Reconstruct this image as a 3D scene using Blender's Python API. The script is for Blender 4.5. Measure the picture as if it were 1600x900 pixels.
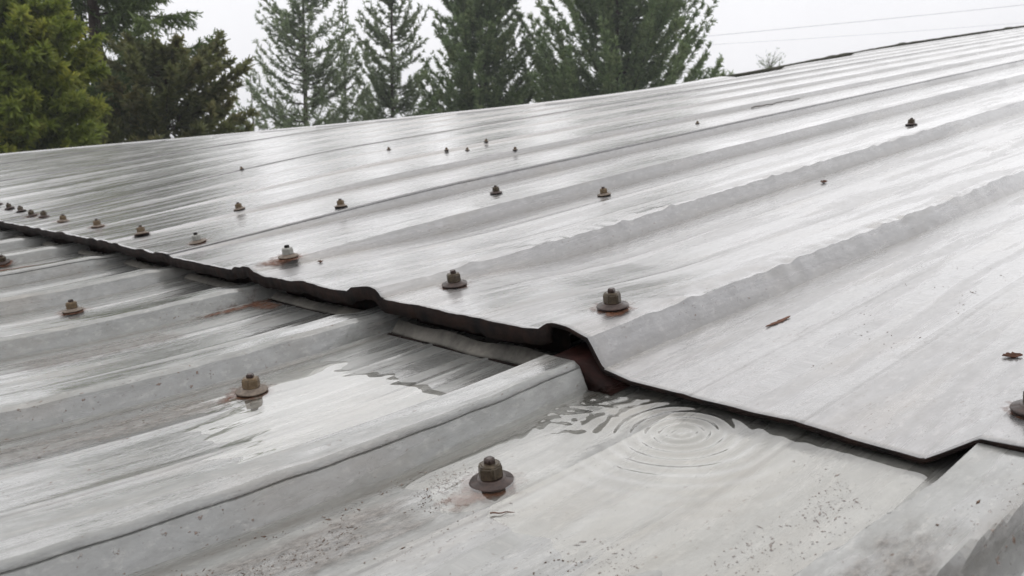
import bpy, bmesh, math, random
import numpy as np
from mathutils import Vector, Matrix, noise

random.seed(7); rng = np.random.default_rng(7)
scene = bpy.context.scene
for o in list(bpy.data.objects): bpy.data.objects.remove(o)
COL = scene.collection

# ------------------------------------------------------------------ roof frame
S = 0.25                                   # rib spacing of the roofing, metres
TH = math.asin(0.1638)                     # roof pitch
UW = Vector((math.cos(TH), 0, math.sin(TH)))
VW = Vector((0, 1, 0))
NW = UW.cross(VW)
O = Vector((0, 0, 4.2))                    # roof datum above the ground
def P(u, v, h): return O + (UW*u + VW*v + NW*h)*S
def D(u, v, h): return UW*u + VW*v + NW*h

# ------------------------------------------------------------------ camera
CAMP = P(-1.4596, -0.5252, 0.7069)
cr = D(.73853447, -.6629489, -.12274195).normalized()
cu = D(.2477664, .09755441, .96389571).normalized()
cf = D(.62703959, .74228154, -.23630376).normalized()
cr = cf.cross(cu).normalized(); cu = cr.cross(cf).normalized()
cam = bpy.data.cameras.new('camera'); camo = bpy.data.objects.new('camera', cam); COL.objects.link(camo)
camo.matrix_world = Matrix(((cr.x, cu.x, -cf.x, CAMP.x), (cr.y, cu.y, -cf.y, CAMP.y), (cr.z, cu.z, -cf.z, CAMP.z), (0, 0, 0, 1)))
cam.sensor_width = 36; cam.lens = 1316/1600*36
cam.clip_start = .02; cam.clip_end = 3000
cam.dof.use_dof = True; cam.dof.focus_distance = .56; cam.dof.aperture_fstop = 26
scene.camera = camo

# ------------------------------------------------------------------ sky
SUN_EL, SUN_AZ = math.radians(56), math.radians(45)
w = bpy.data.worlds.new('World'); scene.world = w; w.use_nodes = True
nt = w.node_tree; nt.nodes.clear()
sky = nt.nodes.new('ShaderNodeTexSky'); sky.sky_type = 'NISHITA'; sky.sun_disc = False
sky.sun_elevation = SUN_EL; sky.sun_rotation = SUN_AZ; sky.dust_density = 6; sky.air_density = 1
tc = nt.nodes.new('ShaderNodeTexCoord')
sep = nt.nodes.new('ShaderNodeSeparateXYZ'); nt.links.new(tc.outputs['Generated'], sep.inputs[0])
ramp = nt.nodes.new('ShaderNodeValToRGB')          # overcast cloud deck: brighter overhead than at the horizon
ramp.color_ramp.elements[0].position = 0; ramp.color_ramp.elements[0].color = (.88, .88, .91, 1)
ramp.color_ramp.elements[1].position = 1; ramp.color_ramp.elements[1].color = (1.0, 1.0, 1.0, 1)
nt.links.new(sep.outputs['Z'], ramp.inputs[0])
nz = nt.nodes.new('ShaderNodeTexNoise'); nz.inputs['Scale'].default_value = 2.2; nz.inputs['Detail'].default_value = 4
nt.links.new(tc.outputs['Generated'], nz.inputs['Vector'])
mr = nt.nodes.new('ShaderNodeMapRange'); mr.inputs['From Min'].default_value = .3; mr.inputs['From Max'].default_value = .7
mr.inputs['To Min'].default_value = 9.2; mr.inputs['To Max'].default_value = 10.6
nt.links.new(nz.outputs[0], mr.inputs['Value'])
mul = nt.nodes.new('ShaderNodeVectorMath'); mul.operation = 'SCALE'
nt.links.new(ramp.outputs[0], mul.inputs[0]); nt.links.new(mr.outputs[0], mul.inputs['Scale'])
mix = nt.nodes.new('ShaderNodeMix'); mix.data_type = 'RGBA'; mix.inputs[0].default_value = .94
nt.links.new(sky.outputs[0], mix.inputs[6]); nt.links.new(mul.outputs[0], mix.inputs[7])
bg = nt.nodes.new('ShaderNodeBackground'); bg.inputs[1].default_value = .119
nt.links.new(mix.outputs[2], bg.inputs[0])
wo = nt.nodes.new('ShaderNodeOutputWorld'); nt.links.new(bg.outputs[0], wo.inputs[0])
sl = bpy.data.lights.new('sun', 'SUN'); sl.energy = .72; sl.angle = math.radians(120); sl.color = (1, .98, .95)
so = bpy.data.objects.new('sun', sl); COL.objects.link(so)
sd = Vector((math.sin(SUN_AZ)*math.cos(SUN_EL), math.cos(SUN_AZ)*math.cos(SUN_EL), math.sin(SUN_EL)))
so.rotation_euler = sd.to_track_quat('Z', 'Y').to_euler(); so.location = (0, 0, 30)
scene.view_settings.view_transform = 'Standard'; scene.view_settings.look = 'None'
scene.view_settings.exposure = 0; scene.view_settings.gamma = 1
scene.cycles.max_bounces = 8; scene.cycles.transparent_max_bounces = 12

# ------------------------------------------------------------------ helpers
def tag(o, label=None, cat=None, group=None, kind=None):
    if label: o['label'] = label
    if cat: o['category'] = cat
    if group: o['group'] = group
    if kind: o['kind'] = kind
    return o
def link(name, me, mats=None, parent=None):
    o = bpy.data.objects.new(name, me); COL.objects.link(o)
    for m in (mats if isinstance(mats, (list, tuple)) else [mats] if mats else []): me.materials.append(m)
    if parent: o.parent = parent; o.matrix_parent_inverse = parent.matrix_world.inverted() if False else Matrix()
    return o
def empty(name, loc=(0, 0, 0)):
    o = bpy.data.objects.new(name, None); COL.objects.link(o); o.location = loc; o.empty_display_size = .05
    return o
def mesh_np(name, verts, faces, smooth=False):
    """verts (n,3), faces (m,k) numpy arrays."""
    me = bpy.data.meshes.new(name)
    verts = np.asarray(verts, np.float32); faces = np.asarray(faces, np.int32)
    me.vertices.add(len(verts)); me.vertices.foreach_set('co', verts.ravel())
    k = faces.shape[1]
    me.loops.add(faces.size); me.loops.foreach_set('vertex_index', faces.ravel())
    me.polygons.add(len(faces)); me.polygons.foreach_set('loop_start', np.arange(0, faces.size, k, dtype=np.int32))
    me.polygons.foreach_set('loop_total', np.full(len(faces), k, np.int32))
    if smooth: me.polygons.foreach_set('use_smooth', np.ones(len(faces), bool))
    me.update(calc_edges=True)
    return me
class NT:
    """tiny node helper"""
    def __init__(s, name):
        s.m = bpy.data.materials.new(name); s.m.use_nodes = True; s.t = s.m.node_tree; s.t.nodes.clear()
        s.out = s.t.nodes.new('ShaderNodeOutputMaterial')
    def n(s, typ, ins=None, **kw):
        x = s.t.nodes.new(typ)
        for k, v in kw.items(): setattr(x, k, v)
        for k, v in (ins or {}).items():
            if hasattr(v, 'is_linked') or isinstance(v, bpy.types.NodeSocket): s.t.links.new(v, x.inputs[k])
            else: x.inputs[k].default_value = v
        return x
    def noise(s, vec, scale, detail=3, rough=.5, dist=0):
        return s.n('ShaderNodeTexNoise', {'Vector': vec, 'Scale': scale, 'Detail': detail, 'Roughness': rough, 'Distortion': dist}).outputs[0]
    def map(s, vec, scale=(1, 1, 1), loc=(0, 0, 0)):
        return s.n('ShaderNodeMapping', {'Vector': vec, 'Scale': scale, 'Location': loc}).outputs[0]
    def rng(s, x, a, b, c=0, d=1):
        return s.n('ShaderNodeMapRange', {'Value': x, 'From Min': a, 'From Max': b, 'To Min': c, 'To Max': d}).outputs[0]
    def math(s, op, a, b=0.0, clamp=False):
        x = s.n('ShaderNodeMath', {0: a, 1: b}, operation=op); x.use_clamp = clamp; return x.outputs[0]
    def mix(s, f, a, b):
        x = s.n('ShaderNodeMix', data_type='RGBA')
        for i, v in ((0, f), (6, a), (7, b)):
            if isinstance(v, bpy.types.NodeSocket): s.t.links.new(v, x.inputs[i])
            elif i == 0: x.inputs[0].default_value = v
            else: x.inputs[i].default_value = (*v, 1) if len(v) == 3 else v
        return x.outputs[2]
    def bump(s, h, strength, dist, nrm=None):
        d = {'Height': h, 'Strength': strength, 'Distance': dist}
        if nrm is not None: d['Normal'] = nrm
        return s.n('ShaderNodeBump', d).outputs[0]
    def bsdf(s, **kw):
        b = s.n('ShaderNodeBsdfPrincipled')
        for k, v in kw.items():
            k = k.replace('_', ' ')
            if isinstance(v, bpy.types.NodeSocket): s.t.links.new(v, b.inputs[k])
            else: b.inputs[k].default_value = (*v, 1) if isinstance(v, tuple) and len(v) == 3 else v
        s.t.links.new(b.outputs[0], s.out.inputs[0]); return b

# ------------------------------------------------------------------ materials
def metal_material(name, seed, tint=(1, 1, 1), wetness=.5, dirt=.5, coat=(.12, 1.0), crough=(.22, .045), ior=1.36):
    g = NT(name)
    uv = g.n('ShaderNodeUVMap', uv_map='uv').outputs[0]
    su = g.map(g.n('ShaderNodeUVMap', uv_map='girth').outputs[0], (1, 1, 1), (seed*3.1, seed*1.7, 0))
    streak = g.noise(g.map(su, (1.2, 26, 1)), 1, 5, .6)            # brushed along the run of the sheet
    fine = g.noise(g.map(su, (9, 60, 1)), 1, 4, .65)
    cloud = g.noise(g.map(su, (.5, 3.4, 1)), 1.4, 6, .65)
    spang = g.n('ShaderNodeTexVoronoi', {'Vector': g.map(su, (1, 1, 1)), 'Scale': 55.0, 'Randomness': 1.0}).outputs['Color']
    spv = g.n('ShaderNodeSeparateXYZ', {0: spang}).outputs[0]
    c = g.mix(g.rng(streak, .3, .7), (.32*tint[0], .325*tint[1], .33*tint[2]), (.42*tint[0], .42*tint[1], .42*tint[2]))
    c = g.mix(g.rng(cloud, .35, .65, 0, .55), c, (.36*tint[0], .365*tint[1], .36*tint[2]))
    c = g.mix(g.rng(fine, .35, .7, 0, .35), c, (.50*tint[0], .50*tint[1], .51*tint[2]))
    c = g.mix(g.math('MULTIPLY', spv, .12), c, (.22, .225, .235))
    mot = g.noise(g.map(su, (11, 26, 1), (2, 3, 0)), 1, 7, .72)
    c = g.mix(g.rng(mot, .40, .62, .26+.14*dirt, 0), c, (.17*tint[0], .165*tint[1], .155*tint[2]))
    mo2 = g.noise(g.map(su, (26, 60, 1), (5, 3, 0)), 1, 5, .7)
    c = g.mix(g.rng(mo2, .54, .64, 0, .22+.2*dirt), c, (.56*tint[0], .55*tint[1], .54*tint[2]))
    vv = g.n('ShaderNodeSeparateXYZ', {0: uv}).outputs[1]
    fv = g.math('FRACT', vv)
    crease = g.math('MAXIMUM', g.rng(g.math('ABSOLUTE', g.math('SUBTRACT', fv, .343)), .003, .007, 1, 0), g.rng(g.math('ABSOLUTE', g.math('SUBTRACT', fv, .623)), .002, .006, 1, 0))
    foot = g.rng(g.math('ABSOLUTE', g.math('SUBTRACT', fv, .880)), .004, .030, 1, 0)   # dirt settled along the foot of each rib
    c = g.mix(g.math('MULTIPLY', crease, g.rng(streak, .35, .6, .15, .6)), c, (.10, .095, .09))
    c = g.mix(g.math('MULTIPLY', foot, g.rng(mot, .36, .6, .15, .75)), c, (.14, .125, .105))
    # thin dark drip lines along the sheet
    ln = g.noise(g.map(su, (.35, 48, 1), (3, 9, 0)), 1, 2, .5)
    lnm = g.math('MULTIPLY', g.rng(ln, .66, .70), g.rng(cloud, .4, .6, .1, .8))
    c = g.mix(g.math('MULTIPLY', lnm, .5), c, (.12, .115, .11))
    # tan film of settled dirt
    tan = g.noise(g.map(su, (1.5, 5, 1), (7, 2, 0)), 1.3, 5, .6)
    tm = g.rng(tan, .52, .72, 0, .5*dirt)
    c = g.mix(tm, c, (.30, .27, .235))
    # specks of grit and rust
    sp = g.noise(g.map(su, (60, 95, 1)), 1, 3, .6)
    area = g.noise(g.map(su, (1.6, 4.5, 1), (1, 5, 0)), 1.5, 3, .6)
    spm = g.math('MULTIPLY', g.rng(sp, .64, .68), g.rng(area, .50, .62))
    spm = g.math('MULTIPLY', spm, dirt, clamp=True)
    spm = g.math('MAXIMUM', spm, g.math('MULTIPLY', g.rng(g.noise(g.map(su, (110, 150, 1)), 1, 2, .6), .70, .73), .55*dirt))
    spc = g.mix(g.noise(su, 40, 2), (.05, .035, .025), (.22, .10, .05))
    c = g.mix(spm, c, spc)
    wet = g.rng(g.noise(g.map(su, (.7, 8, 1), (4, 4, 0)), 1.2, 5, .65, .2), .62-wetness*.35, .66-wetness*.30)
    c = g.mix(g.math('MULTIPLY', wet, .07), c, (.20, .20, .20))
    rough = g.rng(wet, 0, 1, .40, .22)
    b1 = g.bump(g.noise(g.map(su, (18, 34, 1)), 1, 5, .6), .22, .004)
    b2 = g.bump(g.noise(g.map(su, (.6, 15, 1)), 1, 3, .5), .35, .004, b1)
    b3 = g.bump(spm, .5, .002, b2)
    coatn = g.bump(g.noise(g.map(su, (5, 16, 1)), 1, 4, .6), .14, .004, g.bump(g.noise(g.map(su, (38, 44, 1)), 1, 3, .6), .10, .0015))
    g.bsdf(Base_Color=c, Metallic=.35, Roughness=rough, Specular_IOR_Level=.6, Normal=b3,
           Coat_Weight=g.rng(wet, 0, 1, *coat), Coat_Roughness=g.rng(wet, 0, 1, *crough), Coat_IOR=ior, Coat_Normal=coatn)
    return g.m
M_UP = metal_material('weathered_galvanised_upper', 1, (.80, .78, .78), .5, .8, (1.0, 1.0), (.32, .21), 1.68)
M_LO = metal_material('weathered_galvanised_lower', 2, (.80, .80, .77), .42, 1.0, (.70, 1.0), (.30, .12), 1.55)

def rust_material(name, c1, c2, rough=.7, metallic=.2, scale=120, coat=0.0):
    g = NT(name)
    ob = g.n('ShaderNodeTexCoord').outputs['Object']
    n = g.noise(ob, scale, 5, .65)
    n2 = g.noise(ob, scale*5, 3, .6)
    c = g.mix(g.rng(n, .35, .65), c1, c2)
    c = g.mix(g.rng(n2, .5, .75, 0, .4), c, tuple(x*.4 for x in c1))
    g.bsdf(Base_Color=c, Roughness=rough, Metallic=metallic, Normal=g.bump(n2, .5, .0006),
           Coat_Weight=coat, Coat_Roughness=.15, Specular_IOR_Level=.3 if coat else .15)
    return g.m
M_EDGE = rust_material('rust_and_gap_shade_black', (.006, .005, .005), (.022, .012, .009), .85, 0, 60)  # near-black rust, also painted in as shade of the lap gap
M_NUT = rust_material('brown_rusted_steel', (.045, .032, .020), (.10, .075, .045), .5, .45, 300, .4)
M_NUT2 = rust_material('tan_rusted_steel', (.10, .07, .04), (.21, .145, .08), .6, .3, 300, .3)
M_NUT3 = rust_material('grey_zinc_steel', (.26, .26, .24), (.42, .41, .38), .5, .4, 300, .3)
M_WASH = rust_material('dark_washer', (.028, .018, .015), (.07, .042, .034), .45, .4, 250, .5)
M_WASH2 = rust_material('tan_washer', (.11, .085, .065), (.24, .19, .15), .6, .2, 250, .3)
M_RUB = rust_material('black_rubber', (.008, .008, .008), (.02, .015, .013), .6, 0, 200)
M_STRIP = rust_material('closure_metal', (.10, .095, .085), (.22, .205, .18), .8, .0, 25)
M_LEAF = rust_material('dead_leaf_brown', (.05, .022, .012), (.12, .05, .03), .6, 0, 150)
M_TWIG = rust_material('twig_brown', (.10, .05, .035), (.19, .10, .07), .8, 0, 150)
M_TWIGD = rust_material('wet_dark_twig', (.03, .02, .015), (.07, .05, .035), .6, 0, 150)
M_MOSS = rust_material('moss_on_trim', (.03, .032, .02), (.07, .065, .05), .9, 0, 12)
M_WALL = rust_material('grey_wall_cladding', (.30, .30, .29), (.36, .36, .35), .7, 0, 3)
M_BARK = rust_material('conifer_bark', (.035, .026, .02), (.08, .06, .05), .9, 0, 8)
M_WIRE = rust_material('weathered_cable', (.55, .55, .57), (.6, .6, .62), .7, 0, 3)
def stain_material():
    g = NT('rust_stain')
    uv = g.n('ShaderNodeUVMap', uv_map='uv').outputs[0]
    ob = g.n('ShaderNodeTexCoord').outputs['Object']
    r = g.n('ShaderNodeVectorMath', {0: uv}, operation='LENGTH').outputs['Value']
    n = g.noise(ob, 130, 4, .6)
    a = g.math('SUBTRACT', g.math('ADD', g.rng(r, .50, 1.0, 1.0, 0.0), g.rng(n, .35, .65, -.75, .35)), .1, clamp=True)
    c = g.mix(g.rng(n, .4, .65), (.24, .10, .045), (.10, .035, .018))
    b = g.n('ShaderNodeBsdfPrincipled', {'Base Color': c, 'Roughness': .6})
    tr = g.n('ShaderNodeBsdfTransparent')
    mx = g.n('ShaderNodeMixShader', {0: g.math('MULTIPLY', a, .80), 1: tr.outputs[0], 2: b.outputs[0]})
    g.t.links.new(mx.outputs[0], g.out.inputs[0]); return g.m
M_STAIN = stain_material()
def water_material():
    g = NT('rain_water')
    fr = g.n('ShaderNodeFresnel', {'IOR': 1.6}).outputs[0]
    bf = g.n('ShaderNodeNewGeometry').outputs['Backfacing']
    fr = g.math('MULTIPLY', fr, g.math('SUBTRACT', 1.0, bf))
    tr = g.n('ShaderNodeBsdfTransparent', {'Color': (.89, .885, .865, 1)})
    gl = g.n('ShaderNodeBsdfGlossy', {'Color': (1, 1, 1, 1), 'Roughness': .02})
    mx = g.n('ShaderNodeMixShader', {0: g.math('MULTIPLY', fr, 1.45, clamp=True), 1: tr.outputs[0], 2: gl.outputs[0]})
    g.t.links.new(mx.outputs[0], g.out.inputs[0]); return g.m
M_WATER = water_material()
def foliage_material(name, dark, mid, lite, rough=.55):
    g = NT(name)
    at = g.n('ShaderNodeAttribute', attribute_name='tone').outputs['Fac']
    ob = g.n('ShaderNodeTexCoord').outputs['Object']
    n = g.noise(ob, 2.2, 4, .6)
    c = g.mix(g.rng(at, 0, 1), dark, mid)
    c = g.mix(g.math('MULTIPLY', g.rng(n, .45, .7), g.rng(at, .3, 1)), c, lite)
    b = g.n('ShaderNodeBsdfPrincipled', {'Base Color': c, 'Roughness': rough})
    t = g.n('ShaderNodeBsdfTranslucent', {'Color': c})
    mx = g.n('ShaderNodeMixShader', {0: .5, 1: b.outputs[0], 2: t.outputs[0]})
    g.t.links.new(mx.outputs[0], g.out.inputs[0]); return g.m
F_FIR = foliage_material('fir_needles', (.11, .155, .085), (.26, .33, .17), (.38, .42, .25))
F_DENSE = foliage_material('dense_fir_needles', (.09, .145, .07), (.25, .34, .15), (.37, .42, .21))
F_DARK = foliage_material('dark_fir_needles', (.07, .11, .045), (.19, .26, .09), (.27, .33, .13))
F_YEL = foliage_material('yellow_green_leaves', (.12, .17, .035), (.29, .35, .065), (.55, .52, .10))
F_BRN = foliage_material('olive_leaves', (.09, .115, .05), (.22, .235, .09), (.31, .26, .12))

# ------------------------------------------------------------------ roof surfaces
def sst(a, b, x):
    t = min(1.0, max(0.0, (x-a)/(b-a))); return t*t*(3-2*t)
def lin(x, xs, ys):
    if x <= xs[0]: return ys[0]
    for i in range(1, len(xs)):
        if x <= xs[i]:
            t = (x-xs[i-1])/(xs[i]-xs[i-1]); return ys[i-1]*(1-t)+ys[i]*t
    return ys[-1]
HR = .070
def rib(v, a, b):
    d = abs(v-round(v))
    return 0.0 if d <= a else 1.0 if d >= a+b else (d-a)/b
def bead(v):
    f = v-math.floor(v)
    return max(0, max(1-abs(f-.36)/.02, 1-abs(f-.64)/.02))*.0035
def n3(x, y, z): return noise.noise(Vector((x, y, z)))
def rib_l(v, u=0.0):
    if -.4 < v < .35:                                    # the nearest rib sits a little off the module
        d = abs(v+.030+.034*sst(-.6, -.1, u)); return 0.0 if d <= .065 else 1.0 if d >= .095 else (d-.065)/.03
    return rib(v, .065, .03)
def rib_u(u, v):
    if -.4 < v < .35:
        x = v+.06; q = .045+.05*(1-sst(0, .5, u))
        return 0.0 if abs(x) <= .06 else min(1.0, (x-.06)/q if x > 0 else (-x-.06)/.045)
    return rib(v, .07, .045)
def hl(u, v):
    e = .045*u*u if u < 0 else 0.0
    if u > -.034 and .86 < v < 1.13: return -.076
    return e-HR*1.10*rib_l(v, u)+bead(v)-(.017*sst(-.12, .0, u)*(1-rib(v, .065, .03)) if v > 1.5 else 0)
def hu(u, v):
    L = lin(v, [-2, 0, .11, .27, .8, 1, 2, 3, 4, 5, 8, 9, 12, 20], [.0, .006, .011, .017, .031, .066, .072, .068, .066, .074, .080, .105, .29, .57])
    w_ = sst(-.1, 1.1+.45*max(0, v-2), u)
    b = L*(1-w_)+.028*v*w_
    b -= .022*max(0, min(u, 6)-1)*(1-sst(1.0, 2.0, v))*sst(-.6, .3, v)
    s = 1.0 if v < 1 else .30*(1-.75*sst(2.6, 6, v))+.70*sst(-.05, 1.1+.55*max(0, v-2.5), u)*(1-.90*sst(3.2, 7.5, v)*(1-.6*sst(3, 11, u)))
    return b-HR*s*rib_u(u, v)+bead(v)*(.6 if u < .5 else 1)*(1-.85*sst(2.5, 5, v))
def dent_u(u, v):
    """hammered dents and drips, real relief"""
    h = n3(u*1.6, v*1.2, 3)*(.0032-.0024*sst(1.5, 4, v))
    f = v-round(v)
    k = math.exp(-((f+.055)/.04)**2)                     # battered camera-side shoulder of each rib
    h += k*(n3(u*7, v*6, 8)*.010+n3(u*15, v*14, 2)*.015)*sst(.1, .4, u)*(1-.9*sst(1.6, 3.2, v))
    h += n3(u*7, v*5, 1)*(.0012-.0009*sst(2, 4, v))
    if u < .25: h += (1-u/.25)*max(0, n3(v*4.3, 5, 2))*.018+(1-max(0, u)/.25)*n3(v*11, 1, 7)*.004*(1 if v > 1 else .4)
    return h
def dent_l(u, v):
    f = v-round(v)
    k = math.exp(-((f+.05)/.04)**2)
    return n3(u*1.4, v*1.3, 13)*.004+n3(u*7, v*5, 21)*.0012+k*n3(u*10, v*8, 4)*.004
HUe = lambda u, v: hu(u, v)+dent_u(u, v)
HLe = lambda u, v: hl(u, v)+dent_l(u, v)
EU = [-1, 2, 3.2, 4.4, 5.3, 6.7, 8.8, 10.5, 15, 20, 26, 34, 46]
EV = [21.5, 20, 18.4, 16.4, 14.2, 12.0, 10.0, 9.5, 9.8, 10.8, 11.8, 11.9, 11.9]
def vedge(u): return (lin(u-.6, EU, EV)+lin(u, EU, EV)*2+lin(u+.6, EU, EV))/4

FR = [0, .035, .07, .0925, .115, .15, .20, .27, .338, .36, .382, .44, .50, .56, .618, .64, .662, .73, .80, .85, .885, .9075, .93, .965]
FINE = sorted(FR+[.0175, .0525, .175, .235, .30, .40, .47, .53, .59, .70, .765, .9475, .9825])
def vlist(v0, v1):
    out = []
    for k in range(math.floor(v0)-1, math.ceil(v1)+1):
        fr = FINE if k < 4 else FR if k < 8 else [0, .07, .115, .36, .64, .885, .93]
        out += [k+f for f in fr]
    out += [.0, .01, .015, -.14, -.115, -.095, -.085, .045, -.165, -.155, -.125, -.12, -.105, -.075, -.06, -.045, -.03, .005, .02, .03, .05, .06, .065, .08, .095, -.1, -.13]
    out = sorted(set(round(x, 4) for x in out if v0+.004 < x < v1-.004))
    return [v0]+out+[v1]
def ulist(u0, u1, near=.018):
    out = [u0]; u = u0
    while u < u1:
        d = max(near, near*abs(u-0)*.9 if u > .6 else near)
        u = min(u1, u+min(d, .7)); out.append(u)
    return out

def sheet(name, us, vs, fn, mat, parent, clip=None, lift_start=0.0, drop_end=0.0, label=None):
    n, m = len(us), len(vs)
    co = np.zeros((n*m, 3)); uvs = np.zeros((n*m, 2)); gir = np.zeros((n*m, 2))
    v0, v1 = vs[0], vs[-1]; used = {}
    for i, u in enumerate(us):
        ve = clip(u) if clip else 1e9
        for j, v in enumerate(vs):
            vv = min(v, ve)
            h = fn(u, vv)
            if lift_start: h += lift_start*max(.35, 1-(vv-v0)/.1)*max(0, 1+.5*n3(u*2.1, 3, v0)) if vv-v0 < .1 else .35*lift_start*max(0, 1-(vv-v0-.1)/.15)
            if drop_end: h -= drop_end*(1 if v1-vv < .14 else 0)
            p = P(u, vv, h); co[i*m+j] = p; uvs[i*m+j] = (u, vv); gir[i*m+j] = (u, vv+h*(.3 if vv < round(vv) else -.3))
    f = []
    for i in range(n-1):
        cl = clip((us[i]+us[i+1])/2) if clip else 1e9
        for j in range(m-1):
            if vs[j] < cl-.001: f.append((i*m+j, (i+1)*m+j, (i+1)*m+j+1, i*m+j+1))
    f = np.array(f, np.int32)
    if not len(f): return None
    me = mesh_np(name, co, f)
    lay = me.uv_layers.new(name='uv'); lay.data.foreach_set('uv', uvs[f.ravel()].astype(np.float32).ravel())
    lay = me.uv_layers.new(name='girth'); lay.data.foreach_set('uv', gir[f.ravel()].astype(np.float32).ravel())
    sm = np.ones(len(f), bool); me.polygons.foreach_set('use_smooth', sm)
    bm = bmesh.new(); bm.from_mesh(me)
    loose = [x for x in bm.verts if not x.link_faces]; bmesh.ops.delete(bm, geom=loose, context='VERTS')
    bmesh.ops.dissolve_degenerate(bm, dist=1e-6, edges=bm.edges)
    for e in bm.edges:                                    # folds of the profile stay crisp
        if len(e.link_faces) == 2 and e.calc_face_angle(0) > .22: e.smooth = False
    bm.to_mesh(me); bm.free()
    o = link(name, me, mat, parent)
    md = o.modifiers.new('thickness', 'SOLIDIFY'); md.thickness = .0011; md.offset = -1
    if label: o['label'] = label
    return o

roof = empty('metal_roof_building', (0, 0, 0))
tag(roof, 'long low building with a wet galvanised ribbed metal roof held by rusty bolts', 'building')
# lower course of sheets
usl = ulist(-3.6, .42, .02)
for v0, v1 in ((-7.07, -3.0), (-3.07, 1.03), (.93, 5.03), (4.93, 9.03), (8.93, 13.0)):
    sheet('roof_sheet', usl, vlist(v0, v1), HLe, M_LO, roof, lift_start=.0025, drop_end=.004)
# upper course of sheets, lapped over the lower one
usu = ulist(-.0, 45, .02)
for v0, v1 in ((-7.08, -4.0), (-4.08, .02), (-.08, 4.02), (3.92, 8.02), (7.92, 12.02), (11.92, 16.02), (15.92, 21.4)):
    sheet('roof_sheet', usu, vlist(v0, v1), HUe, M_UP, roof, clip=vedge if v1 > 9 else None, lift_start=.003 if v0 < 2 else .0012, drop_end=.004)

def ribbon(name, pts_list, mat, parent, close=True, smooth=False):
    """loft a list of cross-section point rings"""
    k = len(pts_list[0]); co = [p for r in pts_list for p in r]; f = []
    for i in range(len(pts_list)-1):
        for j in range(k if close else k-1):
            a = i*k+j; b = i*k+(j+1) % k; f.append((a, b, b+k, a+k))
    me = mesh_np(name, np.array([tuple(p) for p in co]), np.array(f), smooth)
    return link(name, me, mat, parent)
# rusted black edge of the upper course, deepened to paint the gap's shade
rings = []
v = -4.0
while v < 21:
    jag = n3(v*9, 2, 5)*.008+n3(v*31, 2, 9)*.007
    h = HUe(0.0, v); t = .052+jag if v > 1.07 else (.011+jag*.3 if v > .13 else .010)
    d = -.006+n3(v*5, 8, 1)*.006
    rings.append([P(d-.001, v, h+.0008+abs(n3(v*17, 4, 4))*.004*(1 if v > 1.05 else .2)), P(d+.014, v, h-.0015), P(d+.016, v, h-t), P(d+.002, v, h-t*.9)])
    v += .012 if v < 4 else .03
ribbon('rusted_edge_gap_shade', rings, M_EDGE, roof)
# closure strips standing in each bay under the lap, and the rusted rib end
for k in range(1, 9):
    rr = []
    for i in range(25):
        v = k+.11+.78*i/24
        b = HLe(.02, v)+.001; wv = n3(v*6, 3, 3)*.006
        u = (.012 if k == 1 else .05)+wv+(-.012*math.sin(i/24*math.pi))
        rr.append([P(u, v, b), P(u+.010, v, b+.010), P(u+.040, v, b+(.036 if k == 1 else .022)+wv), P(u+.045, v, b+(.034 if k == 1 else .020)+wv), P(u+.018, v, b+.004)])
    ribbon('closure_strip', rr, M_STRIP, roof)
    if k > 2: continue
    rr = [[P((.004 if k == 1 else .042)-.008+n3(i, k, 1)*.006, k+.11+.78*i/20, HLe(0, k+.11+.78*i/20)+.0008), P((.004 if k == 1 else .042)+.002, k+.11+.78*i/20, HLe(0, k+.11+.78*i/20)+.003),
           P((.004 if k == 1 else .042)+.006, k+.11+.78*i/20, HLe(0, k+.11+.78*i/20)+.001)] for i in range(21)]
    ribbon('rust_seam', rr, M_EDGE, roof)
M_RED = rust_material('deep_red_rust', (.012, .005, .004), (.04, .012, .009), .6, 0, 40)
rr = []                                                    # rusted stub of the rib behind the cut end
for i in range(15):
    t = i/14; v = 1.10-.26*t; h = -.014-max(0, (.945-v)/.05)*.03-max(0, (v-1.06)/.04)*.05
    rr.append([P(-.030+n3(i, 3, 3)*.003, v, max(h, -.076)), P(-.026, v, -.085), P(.16, v, -.085), P(.16, v, max(h, -.076)+.004)])
ribbon('rusted_rib_end', rr, M_RED, roof)
# added dark box under the lap: blocks light leaks, keeps the gap black
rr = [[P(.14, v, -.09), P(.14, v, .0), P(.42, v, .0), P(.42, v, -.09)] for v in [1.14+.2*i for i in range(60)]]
ribbon('gap_light_block', rr, M_EDGE, roof)
# trim along the far rake: bare metal at the near end, mossy further up
def trim(name, ua, ub, mat, q):
    rr = []; u = ua
    while u <= ub+.001:
        v = vedge(u); w_ = sst(-.1, 1.1+.45*max(0, v-2), u)
        h = lin(v, [4, 5, 8, 9, 12, 20], [.056, .074, .08, .105, .29, .57])*(1-w_)+.028*v*w_
        g_ = max(0, n3(u*1.7, 1, 1))*.05*q+max(0, n3(u*5, 4, 1))*.02*q
        q2 = 1-q; rr.append([P(u, v-.10-.30*q2, h-.03-.06*q2), P(u, v-.10-.25*q2, h+.013-.030*q2), P(u, v-.05, h+.017+q*.008*sst(ua, ua+2, u)+g_*sst(ua, ua+2, u)), P(u, v+.06, h+.015+q*.008*sst(ua, ua+2, u)+g_*sst(ua, ua+2, u)), P(u, v+.06, h-.3), P(u, v+.02, h-.3)])
        u += .15 if u < 12 else .3
    ribbon(name, rr, mat, roof)
trim('rake_trim', -.2, 13.3, M_UP, 0); trim('rake_trim', 13.3, 44.8, M_MOSS, 1)
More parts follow.
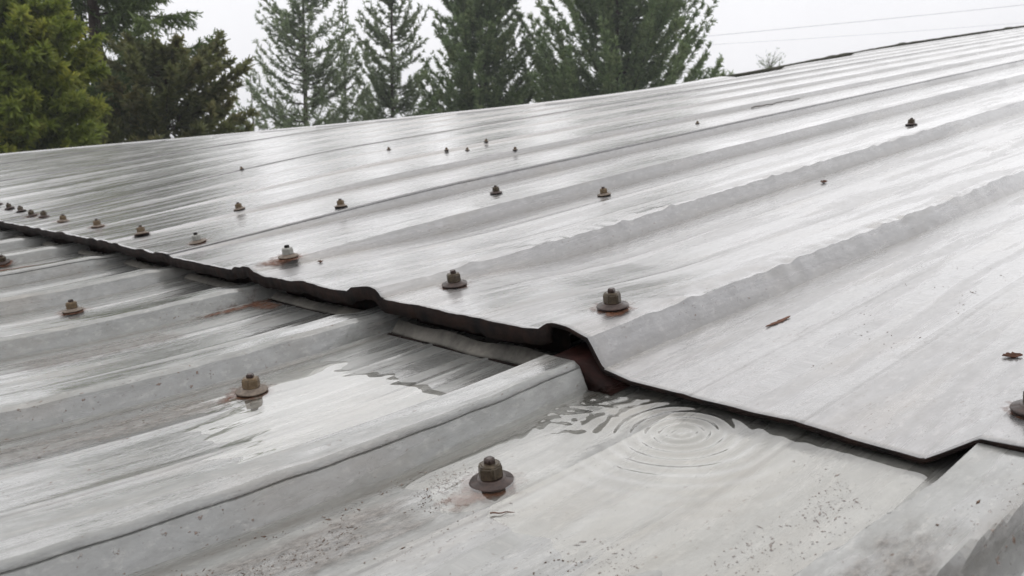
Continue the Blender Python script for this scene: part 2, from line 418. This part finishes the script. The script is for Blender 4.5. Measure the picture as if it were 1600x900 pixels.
# walls
def wall(pts):
    rings = []
    for i, (u, v, h) in enumerate(pts):
        p = P(u, v, h); a, b = pts[max(0, i-1)], pts[min(len(pts)-1, i+1)]
        d = P(*b)-P(*a); d.z = 0; nrm = Vector((-d.y, d.x, 0)).normalized()*.06
        rings.append([p, p+nrm, Vector((p.x+nrm.x, p.y+nrm.y, 0)), Vector((p.x, p.y, 0))])
    return ribbon('wall', rings, M_WALL, roof)
uu = [-3.3+i*.8 for i in range(60)]
wall([(u, vedge(max(u, 0))-.3 if u > 0 else 12.5, hu(u, 12)-.2 if u > 0 else -.2) for u in uu])
wall([(-3.3, v, .2) for v in (12.5, 6, 0, -6.8)])
wall([(u, -6.8, -.35) for u in (-3.3, 10, 25, 44)])
wall([(44, v, -.3) for v in (-6.8, 0, 6, 11.5)])

# ------------------------------------------------------------------ bolts
def lathe(name, prof, seg, mat, z0=0, hexa=False):
    me = bpy.data.meshes.new(name); bm = bmesh.new(); rs = []
    for r, z in prof:
        rs.append([bm.verts.new((r*math.cos(2*math.pi*i/seg), r*math.sin(2*math.pi*i/seg), z)) for i in range(seg)])
    for a, b in zip(rs, rs[1:]):
        for i in range(seg): bm.faces.new((a[i], a[(i+1) % seg], b[(i+1) % seg], b[i]))
    bm.faces.new(rs[-1]); bm.faces.new(rs[0][::-1]); bm.to_mesh(me); bm.free(); me.materials.append(mat); return me
c = S
def bolt_meshes(nut_m, wash_m, tag_):
    rub = lathe('rubber', [(.042*c, -.002*c), (.0435*c, .002*c), (.040*c, .0065*c)], 32, M_RUB)
    was = lathe('washer', [(.040*c, .0065*c), (.0445*c, .0068*c), (.0455*c, .009*c), (.0440*c, .0118*c), (.031*c, .0142*c), (.0300*c, .0178*c), (.0275*c, .0192*c), (.020*c, .0192*c)], 40, wash_m)
    nut = lathe('nut', [(.0262*c, .0175*c), (.0258*c, .0440*c), (.0225*c, .0480*c), (.0125*c, .0483*c)], 6, nut_m)
    md = None
    std = lathe('stud', [(.0125*c, .046*c), (.0125*c, .0575*c), (.0105*c, .059*c)], 4, M_WASH if nut_m is not M_NUT3 else M_RUB)
    for me in (rub, was): me.polygons.foreach_set('use_smooth', [len(p.vertices) < 5 for p in me.polygons])
    bm = bmesh.new(); bm.from_mesh(nut); bmesh.ops.bevel(bm, geom=list(bm.edges), offset=.0014*c*2, segments=2, affect='EDGES'); bm.to_mesh(nut); bm.free()
    bm = bmesh.new(); bm.from_mesh(std); bmesh.ops.bevel(bm, geom=list(bm.edges), offset=.001*c*2, segments=2, affect='EDGES'); bm.to_mesh(std); bm.free()
    # stain: a thin skin round the base, fading out
    me = bpy.data.meshes.new('rust_stain'); bm = bmesh.new(); uvl = bm.loops.layers.uv.new('uv')
    R = .095*c; rings = []
    for r in (.36, .5, .65, .8, 1.0):
        rings.append([bm.verts.new((r*R*math.cos(2*math.pi*i/36), r*R*math.sin(2*math.pi*i/36), .0009)) for i in range(36)])
    for a, b in zip(rings, rings[1:]):
        for i in range(36):
            f = bm.faces.new((a[i], b[i], b[(i+1) % 36], a[(i+1) % 36]))
            for l in f.loops: l[uvl].uv = (l.vert.co.x/R, l.vert.co.y/R)
    bm.to_mesh(me); bm.free(); me.materials.append(M_STAIN)
    return dict(rubber=rub, washer=was, nut=nut, stud=std, rust_stain=me)
KIND = {'dark': bolt_meshes(M_NUT, M_WASH, 'd'), 'tan': bolt_meshes(M_NUT2, M_WASH2, 't'), 'grey': bolt_meshes(M_NUT3, M_WASH2, 'g')}
def bolt(u, v, fn, kind='dark', label=None, rz=0.0, tilt=.05, stain=1.0, scale=1.0):
    p = P(u, v, fn(u, v))
    e = .05
    du = P(u+e, v, fn(u+e, v))-P(u-e, v, fn(u-e, v)); dv = P(u, v+e, fn(u, v+e))-P(u, v-e, fn(u, v-e))
    nrm = (du.cross(dv).normalized()*.5+NW*.5).normalized()
    nrm = (nrm+Vector((random.uniform(-tilt, tilt)*1.6, random.uniform(-tilt, tilt)*1.6, 0))).normalized()
    b = bpy.data.objects.new('roof_bolt', None); COL.objects.link(b); b.parent = roof; b.empty_display_size = .01
    q = nrm.to_track_quat('Z', 'Y')
    b.rotation_mode = 'QUATERNION'; b.rotation_quaternion = q @ Matrix.Rotation(rz, 3, 'Z').to_quaternion()
    b.location = p+nrm*.0004; b.scale = (scale,)*3
    if label: b['label'] = label
    for nme, me in KIND[kind].items():
        if nme == 'rust_stain' and stain <= 0: continue
        o = bpy.data.objects.new(nme, me); COL.objects.link(o); o.parent = b
        if nme == 'rust_stain': o.scale = (stain, stain, 1)
        if nme == 'nut': o.rotation_euler.z = .3
        if nme == 'stud': o.rotation_euler.z = .62
    return b
bolt(-.532, .711, HLe, 'dark', 'large brown rusted bolt in the pan below the rippling water', .1, .02, .85)
bolt(-.574, 1.723, HLe, 'tan', 'tan rusted bolt in the second pan of the lower sheets', .5, .05, .9)
bolt(-.558, 3.637, HLe, 'tan', None, .2)
bolt(-.403, 5.915, HLe, 'dark', None, .2)
bolt(.20, 1.02, HUe, 'dark', 'dark rusted bolt on the rib crest just above the lap', .4, .03, .8)
bolt(.245, 1.80, HUe, 'dark', 'dark bolt above the lap between two ribs, orange rust under it', 1.0, .05, .7)
bolt(.19, 2.93, HUe, 'grey', 'pale grey bolt with a tan washer near the lap', .3, .06, 1.1)
for i, (u, v) in enumerate([(.213, 4.03), (.204, 4.91), (.216, 5.87), (.219, 6.79), (.255, 7.55), (.24, 7.9), (.28, 8.5), (.275, 8.95), (.28, 9.5), (.28, 10.5), (.28, 11.5)]):
    bolt(u, v, HUe, ('grey', 'tan', 'tan', 'tan', 'dark')[min(i, 4)], None, i*.4, .08, .9)
for u, v, k in [(5.25, 2.40, 'dark'), (2.10, 2.77, 'tan'), (1.96, 3.56, 'dark'), (1.11, 4.02, 'tan'), (.88, 4.97, 'tan'), (3.39, 5.91, 'tan'), (3.51, 5.75, 'tan'), (3.9, 5.93, 'tan'),
                (3.38, 4.93, 'tan'), (3.40, 6.9, 'tan'), (2.25, 7.93, 'tan'), (5.52, 4.6, 'tan')]:
    bolt(u, v, HUe, k, 'dark bolt alone far up the roof with its reflection below' if (u, v) == (5.25, 2.40) else None, u, .08, 0 if u > 2.2 else .4, 1.0 if (u, v) == (5.25, 2.40) else .5 if u > 2.2 else .9)
bolt(.150, -.045, HUe, 'dark', 'dark bolt at the right edge of the picture on the nearest rib', .3, .03, .7)
bolt(.2, -1.0, HUe, 'dark'); bolt(.2, -2.0, HUe, 'dark')

def rust_patch(uc, vc, ru, rv, fn):
    co, f, uvp = [], [], []; n = 26
    for i in range(n):
        for j in range(n):
            a, b = 2*i/(n-1)-1, 2*j/(n-1)-1
            co.append(tuple(P(uc+a*ru, vc+b*rv, fn(uc+a*ru, vc+b*rv)+.0035))); uvp.append((a, b))
    for i in range(n-1):
        for j in range(n-1): f.append((i*n+j, (i+1)*n+j, (i+1)*n+j+1, i*n+j+1))
    f = np.array(f); me = mesh_np('rust_stain', np.array(co), f, True)
    l = me.uv_layers.new(name='uv'); l.data.foreach_set('uv', np.array(uvp, np.float32)[f.ravel()].ravel())
    link('rust_stain', me, M_STAIN, roof)
rust_patch(-.12, 2.87, .20, .045, HLe); rust_patch(-.02, 2.80, .06, .14, HLe)
rust_patch(-.58, .705, .10, .05, HLe); rust_patch(-.60, 1.72, .09, .05, HLe)
rust_patch(.12, 2.93, .10, .05, HUe); rust_patch(.18, .99, .07, .035, HUe); rust_patch(-.5, 5.62, .3, .05, HLe)

def grime_material():
    g = NT('dried_grime')
    uv = g.n('ShaderNodeUVMap', uv_map='uv').outputs[0]; rv = g.n('ShaderNodeUVMap', uv_map='rv').outputs[0]
    x = g.n('ShaderNodeSeparateXYZ', {0: uv})
    ed = g.math('MULTIPLY', g.rng(g.math('ABSOLUTE', x.outputs[0]), .45, 1, 1, 0), g.rng(g.math('ABSOLUTE', x.outputs[1]), .35, 1, 1, 0))
    n = g.noise(g.map(rv, (17, 40, 1)), 1, 9, .85)
    n2 = g.noise(g.map(rv, (3, 14, 1)), 1, 3, .6)
    a = g.rng(g.math('ADD', g.math('MULTIPLY', n, ed), g.math('MULTIPLY', n2, .25)), .50, .70)
    a = g.math('MULTIPLY', g.math('MULTIPLY', a, ed), .5, clamp=True)
    n3_ = g.noise(g.map(rv, (50, 90, 1)), 1, 3, .7)
    c = g.mix(g.rng(n3_, .38, .62), (.085, .065, .052), (.36, .325, .29))
    b = g.n('ShaderNodeBsdfPrincipled', {'Base Color': c, 'Roughness': .6, 'Normal': g.bump(n3_, .6, .0012)}); tr = g.n('ShaderNodeBsdfTransparent')
    mx = g.n('ShaderNodeMixShader', {0: a, 1: tr.outputs[0], 2: b.outputs[0]}); g.t.links.new(mx.outputs[0], g.out.inputs[0]); return g.m
M_GRIME = grime_material()
def grime(u0, u1, v0, v1, fn):
    co, f, uvp, rvp = [], [], [], []; n, m = max(8, int((u1-u0)/.02)), max(8, int((v1-v0)/.008))
    for i in range(n):
        for j in range(m):
            u, v = u0+(u1-u0)*i/(n-1), v0+(v1-v0)*j/(m-1)
            co.append(tuple(P(u, v, fn(u, v)+.003))); uvp.append((2*i/(n-1)-1, 2*j/(m-1)-1)); rvp.append((u, v))
    for i in range(n-1):
        for j in range(m-1): f.append((i*m+j, (i+1)*m+j, (i+1)*m+j+1, i*m+j+1))
    f = np.array(f); me = mesh_np('dried_grime', np.array(co), f, True)
    for nm, a in (('uv', uvp), ('rv', rvp)):
        l = me.uv_layers.new(name=nm); l.data.foreach_set('uv', np.array(a, np.float32)[f.ravel()].ravel())
    link('dried_grime', me, M_GRIME, roof)
grime(-1.5, -.45, .58, .90, HLe); grime(-1.5, -.4, 1.58, 1.90, HLe); grime(-1.4, -.02, -.16, .05, HLe)
grime(-1.2, -.1, -.42, -.1, HLe); grime(-1.2, -.2, 2.5, 2.9, HLe)
grime(-1.3, -.3, 1.0, 1.3, HLe)

# ------------------------------------------------------------------ water
def film(name, u0, u1, v0, v1, step, depth, wave, label):
    us = np.arange(u0, u1, step); vs = np.arange(v0, v1, step); n, m = len(us), len(vs)
    co = np.zeros((n*m, 3)); keep = np.zeros(n*m, bool)
    for i, u in enumerate(us):
        for j, v in enumerate(vs):
            d = depth(u, v); base = hl(min(u, 0), .5+0*v)-.0055*0
            base = (.045*u*u if u < 0 else 0)-HR*1.10
            surf = HLe(u, v)
            h = base+d+wave(u, v)*sst(.0, .006, d+.004)
            co[i*m+j] = P(u, v, h); keep[i*m+j] = h > surf-.0015
    I, J = np.meshgrid(np.arange(n-1), np.arange(m-1), indexing='ij'); a = (I*m+J).ravel()
    f = np.stack([a, a+m, a+m+1, a+1], 1)
    f = f[keep[f].any(1)]
    used = np.unique(f); mp = np.full(n*m, -1); mp[used] = np.arange(len(used))
    me = mesh_np(name, co[used], mp[f], True)
    return tag(link(name, me, M_WATER), label, None, None, 'structure')
def dpth(u, v):
    e = min(sst(-.74, -.45, u+.09*n3(u*2, v*9, 1)+.05*n3(u*6, v*22, 4)), 1.0)
    r = sst(.06, .16, v)*sst(.97, .90, v) if False else 1
    return -.004+.0155*e+.002*n3(u*5, v*5, 2)+.004*sst(-.25, 0, u)-.009*sst(.5, .12, v)
RC = (-.135, .545)
def wv(u, v):
    r = math.hypot(u-RC[0], (v-RC[1]))
    am = (.75+.6*abs(n3(u*7, v*7, 3)))*sst(-.01, .045, r)*math.exp(-r/.13)*sst(.45, .25, r)
    a = math.cos(2*math.pi*(r-.012)/(.026+.035*min(r, .3)))*am*.0050
    t = sst(.25, 0, math.hypot((u+.12)*1.0, (v-.82)*1.25))
    a += t*(n3(u*26+n3(u*9, v*9, 1)*2, v*20, 4)*.0050+n3(u*50, v*42, 6)*.0018)
    b = math.exp(-((u+.42)/.10)**2-((v-.62)/.10)**2)
    a += b*n3(u*24, v*16, 9)*.0012
    a += n3(u*9, v*8, 5)*.0005
    return a
film('rain_water', -.76, .08, .07, .95, .0042, dpth, wv, 'clear rain water rippling in rings where it runs from under the lapped sheet')
def dp2(u, v):
    e = sst(-.95, -.6, u+.10*n3(u*2, v*13, 8)+.05*n3(u*5, v*30, 2))*sst(-.20, -.30, u+.05*n3(u*3, v*7, 3)+.03*n3(v*22, u*6, 3)+.05*(v-1.4))
    return -.004+.009*e+.002*n3(u*4, v*9, 6)
film('rain_water', -1.0, -.15, 1.12, 1.85, .007, dp2, lambda u, v: n3(u*14, v*12, 3)*.0006, 'thin sheet of rain water lying in the second pan by the tan bolt')

# ------------------------------------------------------------------ litter on the roof
def place(o, u, v, fn, rz, up=.0006):
    p = P(u, v, fn(u, v)); e = .03
    du = P(u+e, v, fn(u+e, v))-P(u-e, v, fn(u-e, v)); dv = P(u, v+e, fn(u, v+e))-P(u, v-e, fn(u, v-e))
    nrm = du.cross(dv).normalized()
    x = (UW*math.cos(rz)+VW*math.sin(rz)); x = (x-nrm*x.dot(nrm)).normalized(); y = nrm.cross(x)
    o.matrix_world = Matrix(((x.x, y.x, nrm.x, 0), (x.y, y.y, nrm.y, 0), (x.z, y.z, nrm.z, 0), (0, 0, 0, 1)))
    o.location = p+nrm*up
def leaf(name, L, Wd, mat, curl=.3):
    bm = bmesh.new(); n = 10; rows = []
    for i in range(n+1):
        t = i/n; x = (t-.5)*L; w_ = Wd*.5*math.sin(math.pi*t)**.8*(1+.25*math.sin(t*23))
        z = curl*L*(abs(t-.5)**1.5)*.5
        rows.append([bm.verts.new((x, -w_, z+curl*w_*.6)), bm.verts.new((x, 0, z)), bm.verts.new((x, w_, z+curl*w_*.8))])
    for a, b in zip(rows, rows[1:]):
        for j in (0, 1): bm.faces.new((a[j], b[j], b[j+1], a[j+1]))
    me = bpy.data.meshes.new(name); bm.to_mesh(me); bm.free()
    o = link(name, me, mat); md = o.modifiers.new('t', 'SOLIDIFY'); md.thickness = .0006; return o
def twig(name, pts, r, mat):
    rings = []
    for i, p in enumerate(pts):
        q = r*(1-.55*i/len(pts))
        rings.append([Vector(p)+Vector((0, q*math.cos(a), q*math.sin(a)+q*.8)) for a in (0, 1.26, 2.5, 3.77, 5.03)])
    return ribbon(name, rings, mat, None, True, True)
o = leaf('dead_leaf', .011, .006, M_LEAF, .5); place(o, .614, .15, HUe, -.9); tag(o, 'small dark red-brown dead leaf lying near the right edge of the roof', 'leaf')
o = leaf('dead_leaf', .030, .0032, M_TWIG, .15); place(o, .575, .74, HUe, .35-.5+.1); tag(o, 'long thin reddish leaf sliver lying in the wide pan right of the crest bolt', 'leaf')
o = leaf('dead_leaf', .016, .007, M_LEAF, .8); place(o, 2.755, 1.779, HUe, .2); tag(o, 'curled dark leaf scrap at the foot of a rib, middle right', 'leaf')
o = leaf('dead_leaf', .010, .005, M_LEAF, .8); place(o, .272, 2.80, HUe, 1.2); tag(o, 'tiny brown leaf scrap beside the pale grey bolt', 'leaf')
o = twig('twig', [(-.13+.026*i, .004*math.sin(i*1.3), .0015*(i % 2)) for i in range(11)], .0016, M_TWIGD); place(o, 7.4, 4.86, HUe, .0); tag(o, 'thin brown twig lying along a rib far up the roof', 'twig')
o = twig('twig', [(-.07+.014*i, .002*math.sin(i*2.3), 0) for i in range(11)], .0028, M_TWIG); place(o, -.40, 5.64-.04, HLe, .0); tag(o, 'rust brown twig on the lower sheets at the left edge of the picture', 'twig')
o = twig('twig', [(-.006+.0013*i, .0005*math.sin(i*1.3), 0) for i in range(10)], .0004, M_TWIG); place(o, -.60, .60, HLe, -.70, .0008); tag(o, 'short dark twig in the water just right of the largest bolt', 'twig')
# grit washed into the pans
def grit():
    co, fc = [], []
    base = [(1, 0, 0), (0, 1, 0), (-1, 0, 0), (0, -1, 0), (0, 0, 1), (0, 0, -1)]
    fb = [(0, 1, 4), (1, 2, 4), (2, 3, 4), (3, 0, 4), (1, 0, 5), (2, 1, 5), (3, 2, 5), (0, 3, 5)]
    def add(u, v, fn, s):
        p = P(u, v, fn(u, v)+.0006); k = len(co); sx, sy, sz = s*random.choice((.7, 1, 1, 1.4, 3.2)), s*random.uniform(.4, 1), s*random.uniform(.25, .5)
        a = random.uniform(0, 3.14); ca, sa = math.cos(a), math.sin(a)
        for x, y, z in base:
            q = p+UW*(x*sx*ca-y*sy*sa)+VW*(x*sx*sa+y*sy*ca)+NW*z*sz; co.append(tuple(q))
        fc.extend([(k+a_, k+b_, k+c_) for a_, b_, c_ in fb])
    def cluster(n, u0, u1, v0, v1, fn, s, thr):
        c_ = 0; tries = 0
        while c_ < n and tries < n*30:
            tries += 1
            u = random.uniform(u0, u1); v = random.gauss((v0+v1)/2, (v1-v0)/3.2)
            if n3(u*6, v*14, 7)+.25*n3(u*30, v*30, 1) < thr: continue
            add(u, v, fn, s*random.choice((.22, .26, .3, .4, .5, .9))); c_ += 1
    cluster(1414, -1.25, -.55, .66, .86, HLe, 0.00061, .0)
    cluster(380, -.62, -.50, .70, .84, HLe, 0.00061, -.1)
    cluster(707, -1.3, -.5, 1.62, 1.88, HLe, 0.00049, .05)
    cluster(435, -.62, -.1, .10, .22, HLe, 0.00077, -.05)
    cluster(244, -.95, -.55, .2, .45, HLe, 0.00066, .1)
    cluster(326, -.9, -.1, -.30, -.10, HLe, 0.00088, -.05)
    cluster(190, .3, 1.4, .35, .62, HUe, 0.00061, .1)
    me = mesh_np('grit', np.array(co), np.array(fc)); o = link('grit', me, rust_material('brown_grit', (.07, .038, .026), (.26, .17, .12), .8, 0, 700))
    tag(o, 'brown grit and needle crumbs washed into the pans of the sheets', None, None, 'stuff')
grit()

# ------------------------------------------------------------------ ground
me = bpy.data.meshes.new('ground'); bm = bmesh.new()
bmesh.ops.create_grid(bm, x_segments=60, y_segments=60, size=300)
for vtx in bm.verts: vtx.co.z = 0 if vtx.co.length < 60 else n3(vtx.co.x*.004, vtx.co.y*.004, 1)*3
bm.to_mesh(me); bm.free()
g = NT('meadow_ground'); ob = g.n('ShaderNodeTexCoord').outputs['Object']
g.bsdf(Base_Color=g.mix(g.rng(g.noise(ob, .6, 6, .7), .35, .65), (.045, .055, .025), (.09, .085, .05)), Roughness=.95)
tag(link('ground', me, g.m), None, None, None, 'structure')

# ------------------------------------------------------------------ trees
def at_px(px, dist):
    """ground point on the bearing of a column of the photograph, used once to survey the trees"""
    d = cf+cr*((px-800)/1316.0); d.z = 0; d.normalize()
    return Vector((CAMP.x, CAMP.y, 0))+d*dist
def frames(d):
    up = np.array([0, 0, 1.0]); s = np.cross(d, up); s /= np.linalg.norm(s, axis=1, keepdims=True)+1e-9
    return s, np.cross(s, d)
def cards(pos, dirn, side, L, Wd):
    """quads: pos (n,3) start, along dirn, half width along side"""
    n = len(pos); co = np.empty((n, 4, 3))
    co[:, 0] = pos-side*Wd[:, None]*.5; co[:, 1] = pos+side*Wd[:, None]*.5
    mid = pos+dirn*L[:, None]
    co[:, 2] = mid+side*Wd[:, None]*.22; co[:, 3] = mid-side*Wd[:, None]*.22
    return co.reshape(-1, 3)
def conifer(name, label, px, dist, tip, r_at, mat, nb, a=.15, b=.55, twl=.26, tpm=34, need=6, zlow=1.0, seed=1, trunk_r=.09, lean=0.0, curve=2.0, nw=.020, hang=0.0, group='conifers behind the roof'):
    """tip: height of the top; r_at(z): crown radius at height z"""
    R = np.random.default_rng(seed)
    base = at_px(px, dist); e = empty(name, base); tag(e, label, 'tree', group)
    # trunk
    rings = []
    for i in range(24):
        z = tip*i/23; rr = max(.012, trunk_r*(1-z/tip)**.8)
        ox = lean*z+.03*math.sin(z*.9+seed)
        rings.append([Vector((ox+rr*math.cos(t_), rr*math.sin(t_), z)) for t_ in [k*math.pi/4 for k in range(8)]])
    ribbon('trunk', rings, M_BARK, e, True, True)
    zz = zlow+(tip-zlow)*(R.random(nb)**1.0); az = R.random(nb)*2*np.pi
    L = np.array([r_at(z) for z in zz])*R.uniform(.72, 1.08, nb)
    aa = a+R.normal(0, .08, nb); bb = b+R.normal(0, .10, nb)
    def bp(i, t):   # position on branch i (arrays)
        rad = L[i]*t
        h = L[i]*(aa[i]*t+bb[i]*t**curve)
        wob = .04*np.sin(t*7+i)
        return np.stack([lean*zz[i]+rad*np.cos(az[i]+wob), rad*np.sin(az[i]+wob), zz[i]+h], 1)
    cnt = np.maximum(6, (L*tpm).astype(int)); bi = np.repeat(np.arange(nb), cnt)
    t = R.random(len(bi))**.75*.94+.06
    p = bp(bi, t); p2 = bp(bi, t+.02); d = p2-p; d /= np.linalg.norm(d, axis=1, keepdims=True)
    s, u_ = frames(d)
    sg = np.where(R.random(len(bi)) < .5, -1.0, 1.0)
    roll = R.normal(0, .55, len(bi))
    lat = s*(sg*np.cos(roll))[:, None]+u_*np.sin(roll)[:, None]
    td = d*.85+lat*R.uniform(.45, .95, len(bi))[:, None]+np.array([0, 0, -hang])*R.uniform(.4, 1.3, len(bi))[:, None]
    td /= np.linalg.norm(td, axis=1, keepdims=True)
    tl = twl*(1.05-.72*t)*R.uniform(.6, 1.2, len(bi))*np.clip(L[bi]/1.2, .45, 1.3)
    # needle tufts along each twig
    ni = np.repeat(np.arange(len(bi)), need); f = R.random(len(ni))
    pos = p[ni]+td[ni]*(tl[ni]*f)[:, None]
    ns, nu = frames(td[ni]); ro = R.random(len(ni))*2*np.pi
    nd = td[ni]*.8+(ns*np.cos(ro)[:, None]+nu*np.sin(ro)[:, None])*.65; nd /= np.linalg.norm(nd, axis=1, keepdims=True)
    cs = np.cross(nd, R.normal(0, 1, nd.shape)); cs /= np.linalg.norm(cs, axis=1, keepdims=True)
    nl = R.uniform(.05, .10, len(ni)); co1 = cards(pos, nd, cs, nl, np.full(len(ni), nw)*R.uniform(.7, 1.3, len(ni)))
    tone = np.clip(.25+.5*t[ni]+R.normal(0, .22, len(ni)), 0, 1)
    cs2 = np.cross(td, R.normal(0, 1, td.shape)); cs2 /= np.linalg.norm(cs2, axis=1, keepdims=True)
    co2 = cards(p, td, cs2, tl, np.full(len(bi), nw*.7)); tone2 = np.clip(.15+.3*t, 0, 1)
    co = np.concatenate([co1, co2]); n = len(co)//4
    me = mesh_np('crown', co, np.arange(n*4).reshape(n, 4))
    at = me.attributes.new('tone', 'FLOAT', 'FACE'); at.data.foreach_set('value', np.concatenate([tone, tone2]).astype(np.float32))
    link('crown', me, mat, e)
    # boughs
    k = 5; ts = np.linspace(0, .95, k); rgs = []
    co = []; fc = []
    for i in range(nb):
        pp = bp(np.full(k, i), ts); r0 = .006+.008*L[i]
        for q in range(k):
            for an in (0, 2.09, 4.19):
                co.append(pp[q]+np.array([math.cos(an)*math.sin(az[i]), -math.cos(an)*math.cos(az[i]), math.sin(an)])*r0*(1.05-ts[q]))
        o0 = i*k*3
        for q in range(k-1):
            for j in range(3): fc.append((o0+q*3+j, o0+q*3+(j+1) % 3, o0+q*3+3+(j+1) % 3, o0+q*3+3+j))
    tag(link('boughs', mesh_np('boughs', np.array(co), np.array(fc)), M_BARK, e), kind='stuff')
    return e
def cone(z0, r0, tip, p=1.0):
    return lambda z: max(.12, r0*min(1.25, ((tip-z)/(tip-z0)))**p)
ZC = CAMP.z
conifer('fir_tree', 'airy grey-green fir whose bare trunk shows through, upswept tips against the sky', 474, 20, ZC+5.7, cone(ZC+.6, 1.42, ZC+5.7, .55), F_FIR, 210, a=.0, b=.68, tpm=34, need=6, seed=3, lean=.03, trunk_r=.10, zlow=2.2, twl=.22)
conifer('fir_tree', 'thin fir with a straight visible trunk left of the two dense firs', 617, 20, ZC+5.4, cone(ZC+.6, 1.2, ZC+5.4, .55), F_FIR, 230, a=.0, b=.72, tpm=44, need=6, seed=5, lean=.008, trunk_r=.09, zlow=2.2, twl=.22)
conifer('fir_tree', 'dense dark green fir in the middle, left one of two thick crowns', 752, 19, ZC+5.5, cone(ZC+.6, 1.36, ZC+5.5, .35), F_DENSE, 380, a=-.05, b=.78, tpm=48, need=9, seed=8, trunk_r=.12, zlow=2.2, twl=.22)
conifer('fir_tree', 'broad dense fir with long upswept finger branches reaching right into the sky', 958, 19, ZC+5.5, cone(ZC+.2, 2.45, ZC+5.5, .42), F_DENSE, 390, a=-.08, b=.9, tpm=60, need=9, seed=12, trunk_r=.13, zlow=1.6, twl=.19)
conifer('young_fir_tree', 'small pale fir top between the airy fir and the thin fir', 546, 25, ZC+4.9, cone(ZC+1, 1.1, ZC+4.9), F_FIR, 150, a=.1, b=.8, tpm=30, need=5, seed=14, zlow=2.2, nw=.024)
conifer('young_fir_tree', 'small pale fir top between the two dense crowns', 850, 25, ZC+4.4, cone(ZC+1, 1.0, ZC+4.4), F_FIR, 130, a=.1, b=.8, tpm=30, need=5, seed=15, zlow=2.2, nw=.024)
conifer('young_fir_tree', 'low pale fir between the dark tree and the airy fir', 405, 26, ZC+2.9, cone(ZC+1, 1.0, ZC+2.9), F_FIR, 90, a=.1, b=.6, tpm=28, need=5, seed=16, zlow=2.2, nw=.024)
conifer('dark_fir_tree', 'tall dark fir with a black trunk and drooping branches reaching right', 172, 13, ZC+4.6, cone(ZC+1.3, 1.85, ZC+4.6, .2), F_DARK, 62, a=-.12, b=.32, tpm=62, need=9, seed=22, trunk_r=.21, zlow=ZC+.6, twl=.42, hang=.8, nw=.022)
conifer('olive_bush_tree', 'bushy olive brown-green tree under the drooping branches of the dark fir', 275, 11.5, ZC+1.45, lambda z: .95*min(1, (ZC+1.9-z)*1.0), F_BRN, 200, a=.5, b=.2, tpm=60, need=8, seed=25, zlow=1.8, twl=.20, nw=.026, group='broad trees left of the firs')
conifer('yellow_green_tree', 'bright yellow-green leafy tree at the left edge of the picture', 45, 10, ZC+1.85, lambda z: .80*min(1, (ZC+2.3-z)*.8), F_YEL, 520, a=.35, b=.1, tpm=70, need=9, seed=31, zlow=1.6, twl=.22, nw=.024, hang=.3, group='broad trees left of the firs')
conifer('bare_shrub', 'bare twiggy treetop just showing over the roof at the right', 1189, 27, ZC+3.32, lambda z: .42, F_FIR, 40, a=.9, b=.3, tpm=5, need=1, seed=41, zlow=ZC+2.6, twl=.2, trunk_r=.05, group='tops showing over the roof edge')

# ------------------------------------------------------------------ overhead cables
def cable(pa, pb, sag, r, label):
    rings = []
    for i in range(61):
        t = i/60; p = pa.lerp(pb, t); p.z -= sag*4*t*(1-t)
        rings.append([p+Vector((0, 0, r)), p+Vector((r, 0, -r*.6)), p+Vector((-r*.6, -r*.6, -r*.6))])
    o = ribbon('overhead_cable', rings, M_WIRE, None, True, True); tag(o, label, 'cable', 'overhead cables')
def ray_pt(px, py, dist):
    d = (cf+cr*((px-800)/1316.0)+cu*((450-py)/1316.0)); return CAMP+d*dist
cable(ray_pt(700, 92, 46), ray_pt(1900, -25, 46), .15, .013, 'upper of two thin grey cables crossing the sky at the right')
cable(ray_pt(700, 92, 50), ray_pt(1900, 10, 50), .25, .008, 'lower and fainter of the two thin cables crossing the sky')

# ------------------------------------------------------------------ drizzle haze
me = bpy.data.meshes.new('haze'); bm = bmesh.new(); bmesh.ops.create_cube(bm, size=1)
for vtx in bm.verts: vtx.co = Vector((vtx.co.x*620, vtx.co.y*620, -5 + (vtx.co.z+.5)*22))
bm.to_mesh(me); bm.free()
hz = bpy.data.materials.new('drizzle_haze'); hz.use_nodes = True; hz.node_tree.nodes.clear()
ho = hz.node_tree.nodes.new('ShaderNodeOutputMaterial'); hv = hz.node_tree.nodes.new('ShaderNodeVolumePrincipled')
hv.inputs['Density'].default_value = .003; hv.inputs['Color'].default_value = (.95, .96, 1, 1); hv.inputs['Anisotropy'].default_value = .2
hz.node_tree.links.new(hv.outputs[0], ho.inputs['Volume'])
tag(link('haze', me, hz), kind='stuff')
